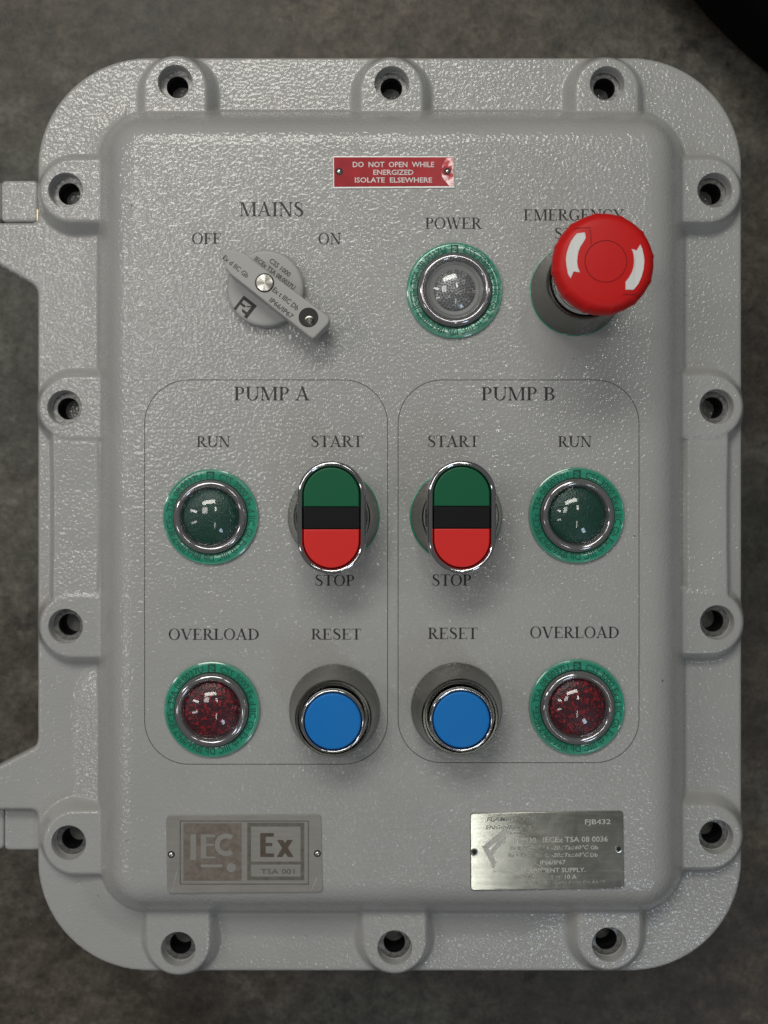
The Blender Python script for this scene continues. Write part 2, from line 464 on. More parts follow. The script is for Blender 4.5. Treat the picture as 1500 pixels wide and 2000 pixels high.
def serif_text(name, text, x0, x1, ytop, ybot, parent, m, vary=0.0):
    """text filling the box x0..x1, ytop..ybot (photo positions on the face, z = 0)"""
    adv = [(.40 if c == ' ' else GL[c][1]) for c in text]
    total = sum(adv)
    sx = (x1 - x0) / total; h = ybot - ytop
    mb = MB(); z = 0.25; x = 0
    for c, a in zip(text, adv):
        if c != ' ':
            for q in GL[c][0].q:
                z += 0.012
                if z > 0.9: z = 0.25
                p = [(x0 + (x + px) * sx - CX, CY - (ybot - py * h)) for px, py in q]
                if area2(p) < 0: p.reverse()
                mb.add([(px, py, z) for px, py in p], [(0, 1, 2, 3)])
        x += a
    return mb.obj(name, m, parent, smooth=False)

# ---------------------------------------------------------------- sans lettering from Blender's own built-in face
def sans(text, shear=0.0, off=0.018):
    cu = bpy.data.curves.new('lettering', 'FONT')
    cu.body = text; cu.size = 1.0; cu.shear = shear; cu.resolution_u = 2; cu.offset = off
    o = bpy.data.objects.new('lettering', cu); col.objects.link(o)
    dg = bpy.context.evaluated_depsgraph_get(); dg.update()
    me = bpy.data.meshes.new_from_object(o.evaluated_get(dg))
    n = len(me.vertices); v = np.zeros(n * 3); me.vertices.foreach_get('co', v); v = v.reshape(-1, 3)
    f = [tuple(p.vertices) for p in me.polygons]
    bpy.data.objects.remove(o); bpy.data.curves.remove(cu); bpy.data.meshes.remove(me)
    return v, f

def upwards(vs, fs):
    out = []
    for f in fs:
        a = 0
        for i in range(len(f)):
            p, q = vs[f[i - 1]], vs[f[i]]; a += p[0] * q[1] - q[0] * p[1]
        out.append(f if a > 0 else tuple(reversed(f)))
    return out

def sans_box(mb, text, x0, x1, ytop, ybot, z, ang=0.0, shear=0.0, bold=0.0):
    """sans text stretched from (x0) to (x1) with cap height ytop..ybot in photo positions at height z; ang rotates about (x0, ybot)"""
    v, f = sans(text, shear)
    vc, _ = sans('H', 0.0)
    cap = vc[:, 1].max()
    w0, w1 = v[:, 0].min(), v[:, 0].max()
    X = (v[:, 0] - w0) / (w1 - w0) * (x1 - x0)
    Y = v[:, 1] / cap * (ybot - ytop)
    a = radians(ang); ca, sa = cos(a), sin(a)
    px = x0 + X * ca + Y * sa
    py = ybot + X * sa - Y * ca
    k = (D - z) / D
    vs = [((a_ - CX) * k, -(b_ - CY) * k, z) for a_, b_ in zip(px, py)]
    mb.add(vs, upwards(vs, f))
    return mb

# ================================================================= SETTING
floor_z = -620.0
fl = link('floor', [(-12000, -12000, floor_z), (12000, -12000, floor_z), (12000, 12000, floor_z), (-12000, 12000, floor_z)], [(0, 1, 2, 3)], M_floor, None, False)
fl['kind'] = 'structure'

# black tyre lying on the floor beyond the top right corner
tx, ty = 1625.0, 1870.0
mb = MB()
prof = []
for i in range(33):
    a = 2 * pi * i / 32
    r = 900 + 180 * (abs(cos(a)) ** 0.75) * (1 if cos(a) >= 0 else -1)
    z = 175 * (abs(sin(a)) ** 0.75) * (1 if sin(a) >= 0 else -1)
    prof.append((r, z))
mb.lathe(prof, 96)
tyre = mb.obj('tyre', M_tyre, None, True, (tx, ty, floor_z + 176))
tyre['label'] = 'black rounded edge of a tyre lying on the dark concrete at the top right corner'
tyre['category'] = 'tyre'
mb = MB()
for rr in (985, 1030):
    pr = [(rr + 9 * cos(2 * pi * i / 8), 149 - (rr - 985) * 0.42 + 7 * sin(2 * pi * i / 8)) for i in range(9)]
    mb.lathe(pr, 96)
o = mb.obj('sidewall_ridge', M_tyre, tyre)

# ================================================================= CONTROL PANEL
panel = bpy.data.objects.new('control_panel', None)
col.objects.link(panel)
panel.empty_display_size = 0.05
panel.location = (0, 0, floor_z * SC)
panel['label'] = 'grey cast metal pump control panel with push buttons, indicator lamps and a red emergency stop'
panel['category'] = 'control panel'
ROOT = bpy.data.objects.new('tmp', None)

def part(o):
    """give a part built in face coordinates to the panel thing"""
    o.parent = panel
    o.location = (o.location[0], o.location[1], o.location[2] - floor_z * SC)
    return o

# --- hole positions (photo positions at boss-top height)
ZB, ZF = -70.0, -110.0
HOLES = {
    'top': [(342, 160), (765, 163), (1186, 163)],
    'left': [(128, 371), (126, 796), (128, 1223), (134, 1646)],
    'right': [(1396, 371), (1400, 794), (1401, 1216), (1399, 1635)],
    'bottom': [(348, 1854), (771, 1851), (1190, 1845)],
}
INW = {'top': (0, 1), 'left': (1, 0), 'right': (-1, 0), 'bottom': (0, -1)}
bosses = []
for side, L_ in HOLES.items():
    for (x, y) in L_:
        f = (D - ZB) / D
        hx, hy = (x - CX) * f, (y - CY) * f        # y down here
        bosses.append((hx, hy, INW[side]))

# --- signed distances (numpy, y down)
def sd_box(x, y, cx, cy, hx, hy, r):
    qx = np.abs(x - cx) - (hx - r); qy = np.abs(y - cy) - (hy - r)
    return np.hypot(np.maximum(qx, 0), np.maximum(qy, 0)) + np.minimum(np.maximum(qx, qy), 0) - r
def sd_seg(x, y, ax, ay, bx, by, r):
    px, py = x - ax, y - ay; dx, dy = bx - ax, by - ay
    h = np.clip((px * dx + py * dy) / (dx * dx + dy * dy), 0, 1)
    return np.hypot(px - dx * h, py - dy * h) - r
def sd_poly(x, y, P_):
    d = np.full(x.shape, 1e18); s = np.ones(x.shape)
    n = len(P_)
    for i in range(n):
        ax, ay = P_[i]; bx, by = P_[i - 1]
        ex, ey = bx - ax, by - ay; wx, wy = x - ax, y - ay
        h = np.clip((wx * ex + wy * ey) / (ex * ex + ey * ey), 0, 1)
        d = np.minimum(d, (wx - ex * h) ** 2 + (wy - ey * h) ** 2)
        c1 = y >= ay; c2 = y < by; c3 = ex * wy > ey * wx
        flip = (c1 & c2 & c3) | (~c1 & ~c2 & ~c3)
        s = np.where(flip, -s, s)
    return s * np.sqrt(d)
def smin(a, b, k):
    h = np.maximum(k - np.abs(a - b), 0); return np.minimum(a, b) - h * h / (4 * k)
def smax(a, b, k):
    h = np.maximum(k - np.abs(a - b), 0); return np.maximum(a, b) + h * h / (4 * k)

FX0, FX1, FY0, FY1 = -675.0, 772.0, -897.0, 980.0
def kf(z): return (D - z) / D
BR1 = [((x - CX) * kf(ZF), (y - CY) * kf(ZF)) for x, y in ((-90, 434), (150, 434), (150, 600), (75, 562), (-90, 466))]
BR2 = [((x - CX) * kf(ZF), (y - CY) * kf(ZF)) for x, y in ((-90, 1540), (80, 1453), (150, 1420), (150, 1583), (-90, 1583))]

def outline(x, y):
    d = sd_box(x, y, (FX0 + FX1) / 2, (FY0 + FY1) / 2, (FX1 - FX0) / 2, (FY1 - FY0) / 2, 228)
    for hx, hy, (ix, iy) in bosses:
        cx, cy = hx + ix * 11, hy + iy * 11
        d = smin(d, sd_seg(x, y, cx, cy, cx + ix * 60, cy + iy * 60, 71), 6)
    for B in (BR1, BR2):
        d = smin(d, sd_poly(x, y, B), 14)
    return d

BX0, BX1, BY0, BY1 = -551.0, 654.0, -786.0, 858.0
def height(x, y, d):
    z = np.full(x.shape, ZF)
    # slightly dished low plinth on the left and bottom sides
    db = sd_box(x, y, (BX0 + BX1) / 2, (BY0 + BY1) / 2, (BX1 - BX0) / 2, (BY1 - BY0) / 2, 112)
    rampz = -96 - 0.30 * np.clip(db, 0, 200)
    low = (x < BX0 + 30) | (y > BY1 - 30)
    wgt = np.clip((y - 300) / 120, 0, 1) * (x < BX0 + 60) + (y > BY1 - 60) * np.clip((520 - x) / 200, 0.25, 1) + 0.55 * ((x < BX0 + 60) & (y < 0))
    rampz = ZF - 8 + (rampz - ZF + 8) * np.clip(wgt, 0, 1)
    z = smax(z, rampz, 3)
    # bosses
    zb = np.full(x.shape, -1e3)
    for hx, hy, (ix, iy) in bosses:
        cx, cy = hx + ix * 12, hy + iy * 12
        e = sd_seg(x, y, cx, cy, cx + ix * 160, cy + iy * 160, 64)
        s = np.where(e < -5, 0, np.where(e < 5, (e + 5) ** 2 / 20.0, e)) * 2.3
        zb = np.maximum(zb, ZB - s)
    # raised webs joining the two middle bosses left and right
    for (x0, x1) in ((-633, -540), (648, 731)):
        e = sd_box(x, y, (x0 + x1) / 2, (-105 + 205) / 2, (x1 - x0) / 2, 240, 6)
        s = np.where(e < -4, 0, np.where(e < 4, (e + 4) ** 2 / 16.0, e)) * 2.6
        edge = np.clip((np.abs(y - 50) - 60) / 90, 0, 1)
        zb = smax(zb, ZB - 7 + 5 * edge - s, 4)
    z = smax(z, zb, 10)
    # body
    t = np.clip(-db / 108.0, 0, 1)
    zz = np.where(db < 0, -112 + 112 * (1 - (1 - t) ** 2.65), -112 - db * 3.0)
    z = smax(z, zz, 9)
    z = np.where(-db > 109, 0.0, z)
    z = np.minimum(z, 0.0)
    # rolled outer edge
    R = 8.0
    e = np.clip(d + R, 0, R)
    z = z - (R - np.sqrt(np.maximum(R * R - e * e, 0))) * np.clip((-30 - z) / 10, 0, 1)
    return z

def build_cover():
    st = 3.0
    xs = np.arange(-848, 798, st); ys = np.arange(-921, 1004, st)
    X, Y = np.meshgrid(xs, ys)
    d = outline(X, Y)
    # snap the rows of vertices near the outline and the hole rims on to them
    eps = 0.5
    gx = (outline(X + eps, Y) - outline(X - eps, Y)) / (2 * eps)
    gy = (outline(X, Y + eps) - outline(X, Y - eps)) / (2 * eps)
    gl = np.maximum(np.hypot(gx, gy), 1e-3)
    keep = d < st * 0.55
    sn = np.abs(d) <= st * 0.55
    X = np.where(sn, X - d * gx / gl, X); Y = np.where(sn, Y - d * gy / gl, Y)
    left_cut = X < -842
    RH = 35.2
    for hx, hy, _ in bosses:
        rr = np.hypot(X - hx, Y - hy)
        keep &= rr > RH - st * 0.55
        s2 = np.abs(rr - RH) <= st * 0.55
        X = np.where(s2, hx + (X - hx) / np.maximum(rr, 1) * RH, X)
        Y = np.where(s2, hy + (Y - hy) / np.maximum(rr, 1) * RH, Y)
    d = outline(X, Y)
    Z = height(X, Y, np.minimum(d, 0))
    ny, nx = X.shape
    idx = -np.ones(X.shape, dtype=np.int64)
    idx[keep] = np.arange(keep.sum())
    V = np.stack([X[keep], -Y[keep], Z[keep]], 1)
    a = idx[:-1, :-1].ravel(); b = idx[:-1, 1:].ravel(); c = idx[1:, 1:].ravel(); e = idx[1:, :-1].ravel()
    ok = (a >= 0) & (b >= 0) & (c >= 0) & (e >= 0)
    Q = np.stack([a, e, c, b], 1)[ok]           # CCW seen from above (y flipped)
    # corner triangles
    tri = []
    for (p, q, r, miss) in ((a, e, c, b), (e, c, b, a), (c, b, a, e), (b, a, e, c)):
        o3 = (p >= 0) & (q >= 0) & (r >= 0) & (miss < 0)
        tri.append(np.stack([p, q, r], 1)[o3])
    Tt = np.concatenate(tri)
    # boundary edges (used once)
    def edges(F):
        return np.concatenate([np.stack([F[:, i], F[:, (i + 1) % F.shape[1]]], 1) for i in range(F.shape[1])])
    Ed = np.concatenate([edges(Q), edges(Tt)])
    n = len(V)
    key = Ed[:, 0] * n + Ed[:, 1]; rev = Ed[:, 1] * n + Ed[:, 0]
    bd = Ed[~np.isin(key, rev)]
    bv = np.unique(bd)
    # drop skirt
    mp = -np.ones(n, dtype=np.int64); mp[bv] = n + np.arange(len(bv))
    W = V[bv].copy(); W[:, 2] = np.where(W[:, 2] < -30, -157.0, W[:, 2])
    # hole rims go down less deep (ledge parts follow)
    V2 = np.concatenate([V, W])
    SQ = np.stack([bd[:, 1], bd[:, 0], mp[bd[:, 0]], mp[bd[:, 1]]], 1)
    Qa = np.concatenate([Q, SQ])
    me = bpy.data.meshes.new('cover')
    nl = len(Qa) * 4 + len(Tt) * 3
    me.vertices.add(len(V2)); me.vertices.foreach_set('co', (V2 * SC).astype(np.float32).ravel())
    me.loops.add(nl); me.loops.foreach_set('vertex_index', np.concatenate([Qa.ravel(), Tt.ravel()]).astype(np.int32))
    me.polygons.add(len(Qa) + len(Tt))
    ls = np.concatenate([np.arange(len(Qa)) * 4, len(Qa) * 4 + np.arange(len(Tt)) * 3]).astype(np.int32)
    me.polygons.foreach_set('loop_start', ls)
    me.polygons.foreach_set('loop_total', np.concatenate([np.full(len(Qa), 4), np.full(len(Tt), 3)]).astype(np.int32))
    me.update(calc_edges=True)
    me.polygons.foreach_set('use_smooth', np.ones(len(me.polygons), dtype=bool))
    # keep the skirt crisp at the rolled edge
    me.set_sharp_from_angle(angle=radians(62))
    me.materials.append(M_paint)
    o = bpy.data.objects.new('cover', me); col.objects.link(o)
    return o
cover = part(build_cover())
cover['label'] = 'domed grey cast cover with textured paint'

# --- enclosure body under the cover
mb = MB()
def flange_poly(ins, n=14):
    cx, cy = (FX0 + FX1) / 2, -(FY0 + FY1) / 2
    return rrect(cx, cy, (FX1 - FX0) / 2 - ins, (FY1 - FY0) / 2 - ins, 228 - ins, n)
mb.prism(flange_poly(1.5), -215, -158.5, 3)
mb.prism(flange_poly(60), floor_z + 1, -216, 0)
body = part(mb.obj('enclosure_body', M_paint, None, True))

# hinge lugs on the left
def lug(x0, x1, y0, y1, zt, zb):
    a = U(x0, y1, zt); b = U(x1, y0, zt)
    mb = MB(); mb.prism(rrect((a[0] + b[0]) / 2, (a[1] + b[1]) / 2, (b[0] - a[0]) / 2, (b[1] - a[1]) / 2, 10, 5), zb, zt, 5)
    return mb
part(lug(1.5, 73.5, 352, 433, -120, -200).obj('hinge_lug', M_paint, None, True, sharp=50))
part(lug(-60, 1.0, 352, 433, -120.5, -200).obj('hinge_lug', M_paint, None, True, sharp=50))
part(lug(8, 84, 1570, 1661, -150, -230).obj('hinge_lug', M_paint, None, True, sharp=50))
part(lug(-60, 7.4, 1570, 1659, -151, -230).obj('hinge_lug', M_paint, None, True, sharp=50))
a = U(72, 432, -118); b = U(74.6, 409, -118)
mb = MB(); mb.prism([(a[0], a[1]), (b[0], a[1]), (b[0], b[1]), (a[0], b[1])], -150, -117)
part(mb.obj('hinge_shim', M_brass, None, False))

# --- bolt holes: painted counterbore wall, machined ledge, dark threaded bore
mb = MB()
mb.lathe([(35.4, -0.5), (35.0, -1.2), (34.2, -2.4), (34.0, -29), (33.0, -30)], 48)
hole_wall = mb
mb2 = MB(); mb2.lathe([(34.0, -30), (22.5, -30.4), (21.6, -31.4)], 48)
mb3 = MB(); mb3.lathe([(21.8, -31.0), (21.6, -48), (21.6, -52), (20.6, -54), (21.6, -56), (20.6, -58), (21.6, -60), (20.6, -62), (20.6, -90), (19, -91)], 48, cap_top=True)
proto = None
for i, (hx, hy, _) in enumerate(bosses):
    if proto is None:
        h = hole_wall.obj('bolt_hole', M_paint, None, True, (hx, -hy, ZB + 0.6), sharp=40); part(h)
        c1 = mb2.obj('spot_face', M_bore, h, True)
        c2 = mb3.obj('threaded_bore', M_hole, h, True)
        proto = (h, c1, c2)
    else:
        h = proto[0].copy(); col.objects.link(h); h.parent = panel
        h.location = (hx * SC, -hy * SC, proto[0].location[2])
        for c in proto[1:]:
            k = c.copy(); col.objects.link(k); k.parent = h

# --- engraved labels
LET = [
    ('MAINS', 467, 594, 395, 422.5), ('OFF', 374, 432, 455, 476.5), ('ON', 621, 666.5, 455, 477),
    ('POWER', 829.5, 941.5, 425, 447), ('EMERGENCY', 1022, 1219, 409, 430.5), ('STOP', 1082, 1158, 445, 466.5),
    ('PUMP A', 456, 605, 755.5, 782), ('PUMP B', 939, 1086, 756, 782),
    ('RUN', 383, 450, 852, 873), ('START', 606, 709, 851, 873), ('STOP', 614, 693, 1123, 1144),
    ('START', 834, 936, 851, 873), ('STOP', 842.5, 921, 1122, 1144), ('RUN', 1089, 1156, 852, 873),
    ('OVERLOAD', 328.5, 507, 1228, 1249.5), ('RESET', 607, 706, 1228, 1249), ('RESET', 835, 933, 1226, 1248), ('OVERLOAD', 1034.5, 1210, 1224, 1246),
]
for (tx_, x0, x1, y0, y1) in LET:
    o = serif_text('engraved_lettering', tx_, x0, x1, y0, y1, None, M_ink)
    part(o)
    o['label'] = 'engraved word ' + tx_

def strip(poly, wd, z, closed=True):
    mb = MB(); n = len(poly)
    inn = inset(poly, wd / 2); out = inset(poly, -wd / 2)
    vs = [(p[0], p[1], z) for p in out] + [(p[0], p[1], z) for p in inn]
    mb.add(vs, [(i, (i + 1) % n, n + (i + 1) % n, n + i) for i in range(n if closed else n - 1)])
    return mb
for (x0, x1, y0, y1, lb) in ((282.5, 757, 742, 1492.5, 'thin engraved frame around pump A'), (777.5, 1248, 742, 1489.5, 'thin engraved frame around pump B')):
    a = U(x0, y1); b = U(x1, y0)
    r = rrect((a[0] + b[0]) / 2, (a[1] + b[1]) / 2, (b[0] - a[0]) / 2, (b[1] - a[1]) / 2, 86, 14)
    # subdivide the straights lightly so the line wavers like a hand-fed engraver
    o = part(strip(r, 1.45, 0.3).obj('engraved_frame', M_ink_faint, None, False))
    o['label'] = lb

# small scuffs and specks on the paint
rnd = random.Random(4)
mb = MB()
for (x, y, l, w_) in ((340, 1138, 4, 1.4), (342, 1146, 5, 1.4), (343, 1128, 2.5, 1.2)):
    cx, cy = x - CX, CY - y
    mb.add([(cx - w_ / 2, cy - l / 2, .35), (cx + w_ / 2, cy - l / 2, .35), (cx + w_, cy + l / 2, .35), (cx, cy + l / 2, .35)], [(0, 1, 2, 3)])
part(mb.obj('paint_scuff', M_scratch, None, False))
mb = MB()
for (x, y, r) in [(1239, 1047, 1.8), (257, 401, 1.6), (1294, 1329, 1.6), (395, 803, 1.4), (1120, 700, 1.2)]:
    mb.add([(x - CX + r * cos(k) * rnd.uniform(.7, 1.1), CY - y + r * sin(k) * rnd.uniform(.7, 1.1), .35) for k in [i * pi / 4 for i in range(8)]], [tuple(range(8))])
o = part(mb.obj('dirt_specks', M_speck, None, False)); o['kind'] = 'stuff'

# ----------------------------------------------------------------- indicator lamps
def ring_text(mb, text, R, h, a0, a1, z):
    v, f = sans(text, 0, 0.004)
    vc, _ = sans('H'); cap = vc[:, 1].max()
    w0, w1 = v[:, 0].min(), v[:, 0].max()
    # subdivide not needed: letters are small against the radius
    A = np.radians(a0 + (v[:, 0] - w0) / (w1 - w0) * (a1 - a0))
    rr = R + v[:, 1] / cap * h
    vs = [(r * cos(a), r * sin(a), z) for r, a in zip(rr, A)]
    mb.add(vs, upwards(vs, f)); return mb

def emblem(mb, cx, cy, s, ang, z):
    """small F/4 style trade emblem: stepped dark strokes of a slanted flag"""
    strokes = [
        [(-.5, -.5), (-.34, -.5), (-.34, .5), (-.5, .5)],
        [(-.34, .30), (.50, .30), (.50, .5), (-.34, .5)],
        [(-.34, -.06), (-.02, -.06), (-.02, .08), (-.34, .08)],
        [(.28, -.5), (.50, -.5), (.50, .30), (.28, .30)],
        [(.02, -.34), (.28, -.34), (.28, -.18), (-.10, -.18)],
        [(.10, .08), (.28, .22), (.28, .30), (-.02, .08)],
    ]
    a = radians(ang); 
    for k, q in enumerate(strokes):
        vs = [(cx + s * (x * cos(a) - y * sin(a)) , cy + s * (x * sin(a) + y * cos(a)), z + .03 * k) for x, y in q]
        mb.add(vs, upwards(vs, [(0, 1, 2, 3)]))
    return mb

def make_lamp(x, y, kind, lab, ang=0.0):
    X0, Y0 = U(x, y, 5)
    mb = MB()
    mb.lathe([(93.0, 0), (93.0, 4.5), (91.5, 6.8), (89, 7.6), (72, 8.0), (70, 6)], 96)
    gm = M_gasket_glare if kind == 'clear' else M_gasket
    base = mb.obj('indicator_lamp', gm, None, True, (X0, Y0, 0), sharp=50); part(base)
    base['label'] = lab
    mb = MB(); mb.lathe([(93.6, 0.5), (93.8, 4.0), (92.6, 7.2), (90.6, 8.0), (90.0, 7.6)], 96)
    mb.obj('collar_edge', M_collar_edge, base, True)
    # moulded text round the collar
    mb = MB()
    ring_text(mb, 'CSS 3000 Ex d IIC Gb Ex tb IIIC Db IP66/IP67 IECEx TSA 08.0037U', 74.5, 12.5, 78, -258, 8.35)
    emblem(mb, 0, 81, 15, 0, 8.35)
    t = mb.obj('collar_lettering', M_gasket_text, base, False)
    # smoked clear rim
    mb = MB()
    mb.lathe([(71.5, 3), (71.5, 13), (70.5, 17), (67, 20.5), (62.5, 21.5), (59, 19.5), (57, 16), (55.5, 13.0), (54.5, 8)], 96)
    mb.obj('rim', M_rim, base, True, sharp=60)
    # black seat under lens and seal line
    mb = MB(); mb.lathe([(73.2, 6), (73.2, 9.2), (71.4, 9.2)], 96)
    mb.obj('seal', M_darkgap, base, True)
    # coloured lens
    lm = {'green': M_lens_green, 'red': M_lens_red, 'clear': M_lens_clear}[kind]
    mb = MB()
    R = 54.5
    if kind == 'clear':
        mb.lathe([(56.5, 13), (54, 11), (50, 9.5), (49, 8.6), (48, 9.3), (43, 8.6), (36, 8), (30, 8)], 96)
        mb.obj('reflector', M_reflector, base, True)
        mb = MB()
        pr = [(41 * sin(radians(a)), 7 + 14 * cos(radians(a))) for a in range(90, -1, -6)]
        mb.lathe(pr, 48)
        # rows of small prisms moulded in the lens
        rings = [(37, 36), (32, 31), (26.5, 26), (21, 22), (16, 17), (11, 12), (6, 7)]
        for rr, nn in rings:
            zc = 7 + 14 * sqrt(max(0, 1 - (rr / 41) ** 2))
            for k in range(nn):
                a = 2 * pi * k / nn + rr
                c_ = (rr * cos(a), rr * sin(a))
                s_ = 2.5
                base_ = [(c_[0] + s_ * cos(a + q), c_[1] + s_ * sin(a + q), zc - 1) for q in (0, pi / 2, pi, 3 * pi / 2)]
                mb.add(base_ + [(c_[0], c_[1], zc + 3.4)], [(0, 1, 4), (1, 2, 4), (2, 3, 4), (3, 0, 4)])
        mb.obj('lens', lm, base, False)
    else:
        pr = [(R * sin(radians(a)), 8 + 12 * cos(radians(a))) for a in range(90, -1, -6)]
        mb.lathe(pr, 72)
        mb.obj('lens', lm, base, True)
    # clear dome over it
    mb = MB()
    Rg = 57.0
    pr = [(Rg * sin(radians(a)), 12 + 31 * cos(radians(a))) for a in np.arange(90, -0.1, -2.5)]
    mb.lathe(pr, 160)
    mb.obj('clear_dome', M_glass, base, True)
    return base

LAMPS = [(411.5, 1009.5, 'green', 'green indicator lamp under RUN of pump A'),
         (1126.5, 1006.5, 'green', 'green indicator lamp under RUN of pump B'),
         (414, 1385.5, 'red', 'red indicator lamp under OVERLOAD of pump A'),
         (1127, 1381, 'red', 'red indicator lamp under OVERLOAD of pump B'),
         (887.5, 567.5, 'clear', 'colourless power indicator lamp with pale glare painted on its green collar')]
for x, y, k, lb in LAMPS:
    make_lamp(x, y, k, lb)

# ----------------------------------------------------------------- shared button base
def button_base(x, y, name, lab, goff=None):
    X0, Y0 = U(x, y, 0)
    mb = MB()
    mb.lathe([(88.5, 2.5), (88.8, 5), (88.2, 10), (86.5, 14), (72.5, 88), (71.5, 92), (69.5, 94.5), (66.5, 94.5), (65.5, 92), (64.5, 84), (50, 84)], 96)
    o = mb.obj(name, M_skirt, None, True, (X0, Y0, 0), sharp=40); part(o); o['label'] = lab
    if goff:
        mb = MB(); mb.lathe([(89.9, 0), (89.9, 2.0), (89.2, 2.4), (86, 2.4)], 96, goff)
        mb.obj('gasket', M_gasket, o, True)
    return o

for (x, y, lb) in ((653.5, 1385, 'blue reset push button of pump A'), (891.3, 1382, 'blue reset push button of pump B')):
    b = button_base(x, y, 'push_button', lb)
    mb = MB()
    mb.lathe([(62.0, 84), (62.0, 92), (60.0, 108), (59.6, 114), (58.8, 118.5), (57.0, 120.6), (55.0, 120.4), (53.9, 118.6), (53.6, 112)], 96)
    mb.obj('bezel', M_chrome, b, True, sharp=60)
    mb = MB(); mb.lathe([(53.8, 108), (52.6, 116.0), (20, 116.2)], 96)
    mb.obj('seal', M_darkgap, b, True)
    mb = MB(); mb.lathe([(51.9, 110), (51.9, 117.2), (51.2, 118.6), (50.0, 119.4), (48, 119.6), (0.01, 119.6)], 96)
    mb.obj('cap', M_blue, b, True, sharp=60)

# ----------------------------------------------------------------- twin start/stop buttons
def stadium(hw, hh, seg=20):
    r = hw; L_ = hh - hw; pts = []
    for i in range(seg + 1): a = pi * i / seg; pts.append((r * cos(a), L_ + r * sin(a)))
    for i in range(seg + 1): a = pi + pi * i / seg; pts.append((r * cos(a), -L_ + r * sin(a)))
    return pts
def stad_loft(mb, rings, cap=False, seg=24):
    """rings: (inset, z) of the stadium 64 x 105.6"""
    base = None; n = None; vs = []
    for ins, z in rings:
        p = stadium(64 - ins, 105.6 - ins, seg); n = len(p); vs += [(a, b, z) for a, b in p]
    fs = []
    for r in range(len(rings) - 1):
        for i in range(n):
            j = (i + 1) % n; fs.append((r * n + i, r * n + j, (r + 1) * n + j, (r + 1) * n + i))
    if cap: fs.append(tuple((len(rings) - 1) * n + i for i in range(n)))
    mb.add(vs, fs); return mb
def clip_cap(y0, y1, ins, zt, zb, bev=1.6, seg=24):
    hw, hh = 64 - ins, 105.6 - ins
    L_ = hh - hw
    pts = []
    if y1 > L_:   # upper piece: from y0 up round the arc
        pts = [(-hw, y0), (hw, y0)] + [(hw * cos(pi * i / seg), L_ + hw * sin(pi * i / seg)) for i in range(seg + 1)]
    elif y0 < -L_:
        pts = [(hw, y1), (-hw, y1)] + [(hw * cos(pi + pi * i / seg), -L_ + hw * sin(pi + pi * i / seg)) for i in range(seg + 1)]
    else:
        pts = [(-hw, y0), (hw, y0), (hw, y1), (-hw, y1)]
    mb = MB(); mb.prism(ccw(pts), zb, zt, bev); return mb
for (x, y, lb) in ((651, 1008.5, 'green over red start and stop button of pump A'), (891.8, 1007.5, 'green over red start and stop button of pump B')):
    b = button_base(x, y, 'start_stop_button', lb, (1.0, 0.3) if x < 700 else (-2.0, 0))
    mb = MB()
    stad_loft(mb, [(6, 92), (2, 96), (0.3, 104), (0, 116), (0.6, 121), (2.6, 124.5), (5.2, 126), (7.6, 125.6), (9.6, 124), (11.2, 121), (12.0, 116), (12.3, 108)])
    mb.obj('bezel', M_chrome, b, True, sharp=60)
    mb = MB(); mb.lathe([(64.0, 84), (63.0, 93), (30, 93.5)], 64)
    mb.obj('collar', M_chrome, b, True)
    mb = MB(); stad_loft(mb, [(12.0, 112), (12.4, 117.5)], cap=True)
    mb.obj('seal', M_darkgap, b, False)
    k = D / (D - 124)
    # divisions (photo y offsets from the centre)
    clip_cap(20.6, 200, 13.2, 124.5, 112).obj('start_cap', M_green, b, True, sharp=30)
    clip_cap(-20.0, 18.2, 12.6, 121.6, 112, 1.0).obj('centre_bar', M_black, b, True, sharp=30)
    clip_cap(-200, -21.6, 13.2, 124.5, 112).obj('stop_cap', M_red, b, True, sharp=30)

# ----------------------------------------------------------------- emergency stop
es = button_base(1125, 567, 'emergency_stop', 'red mushroom emergency stop button with two white arrows', (-0.6, -0.2))
mb = MB(); mb.lathe([(67.5, 84), (64, 93), (60, 97), (58, 99)], 96)
mb.obj('seal', M_darkgap, es, True)
mb = MB(); mb.lathe([(63.4, 88), (63.4, 100), (62.5, 103), (61.5, 104), (60.0, 112), (60, 226)], 96)
mb.obj('neck', M_chrome, es, True, sharp=50)
def lobes(r, a, z):
    if r < 80: return r
    k = ((a * 12 / (2 * pi) + 0.2) % 1.0)
    bmp = max(0.0, cos(2 * pi * (k - .5))) ** 5
    wz = 1.0 if 225 < z < 262 else 0.3
    return r * 0.992 + 1.6 * bmp * wz
mb = MB()
def ztop(r): return 274.5 - 4.0 * (min(r, 72) / 72.0) ** 2
prof = [(60, 222), (76, 223), (83, 225), (86, 230), (88, 238), (88.4, 246), (87.4, 254), (84.5, 261), (80, 266.4), (75, 269.4), (72, 270.5), (60, ztop(60)), (48, ztop(48)), (36.4, ztop(36)), (35.6, ztop(36) - 0.9), (34.8, ztop(35)), (20, ztop(20)), (0.01, ztop(0))]
mb.lathe(prof, 288, rf=lobes)
head = mb.obj('mushroom_head', M_estop, es, True, sharp=45)
ex, ey = U(1125, 567, 0)
def zo(px, py, dz):
    x = 1020 + px / 5.357; y = 390 + py / 5.357
    X_, Y_ = U(x, y, 272); X_ -= ex; Y_ -= ey
    return (X_, Y_, ztop(hypot(X_, Y_)) + dz)
A1 = [(655, 345), (662, 402), (638, 445), (606, 492), (585, 545), (575, 600), (572, 650), (578, 705), (600, 762), (536, 752), (505, 822), (478, 775), (463, 690), (457, 620), (466, 555), (487, 490), (512, 432), (545, 385), (575, 352)]
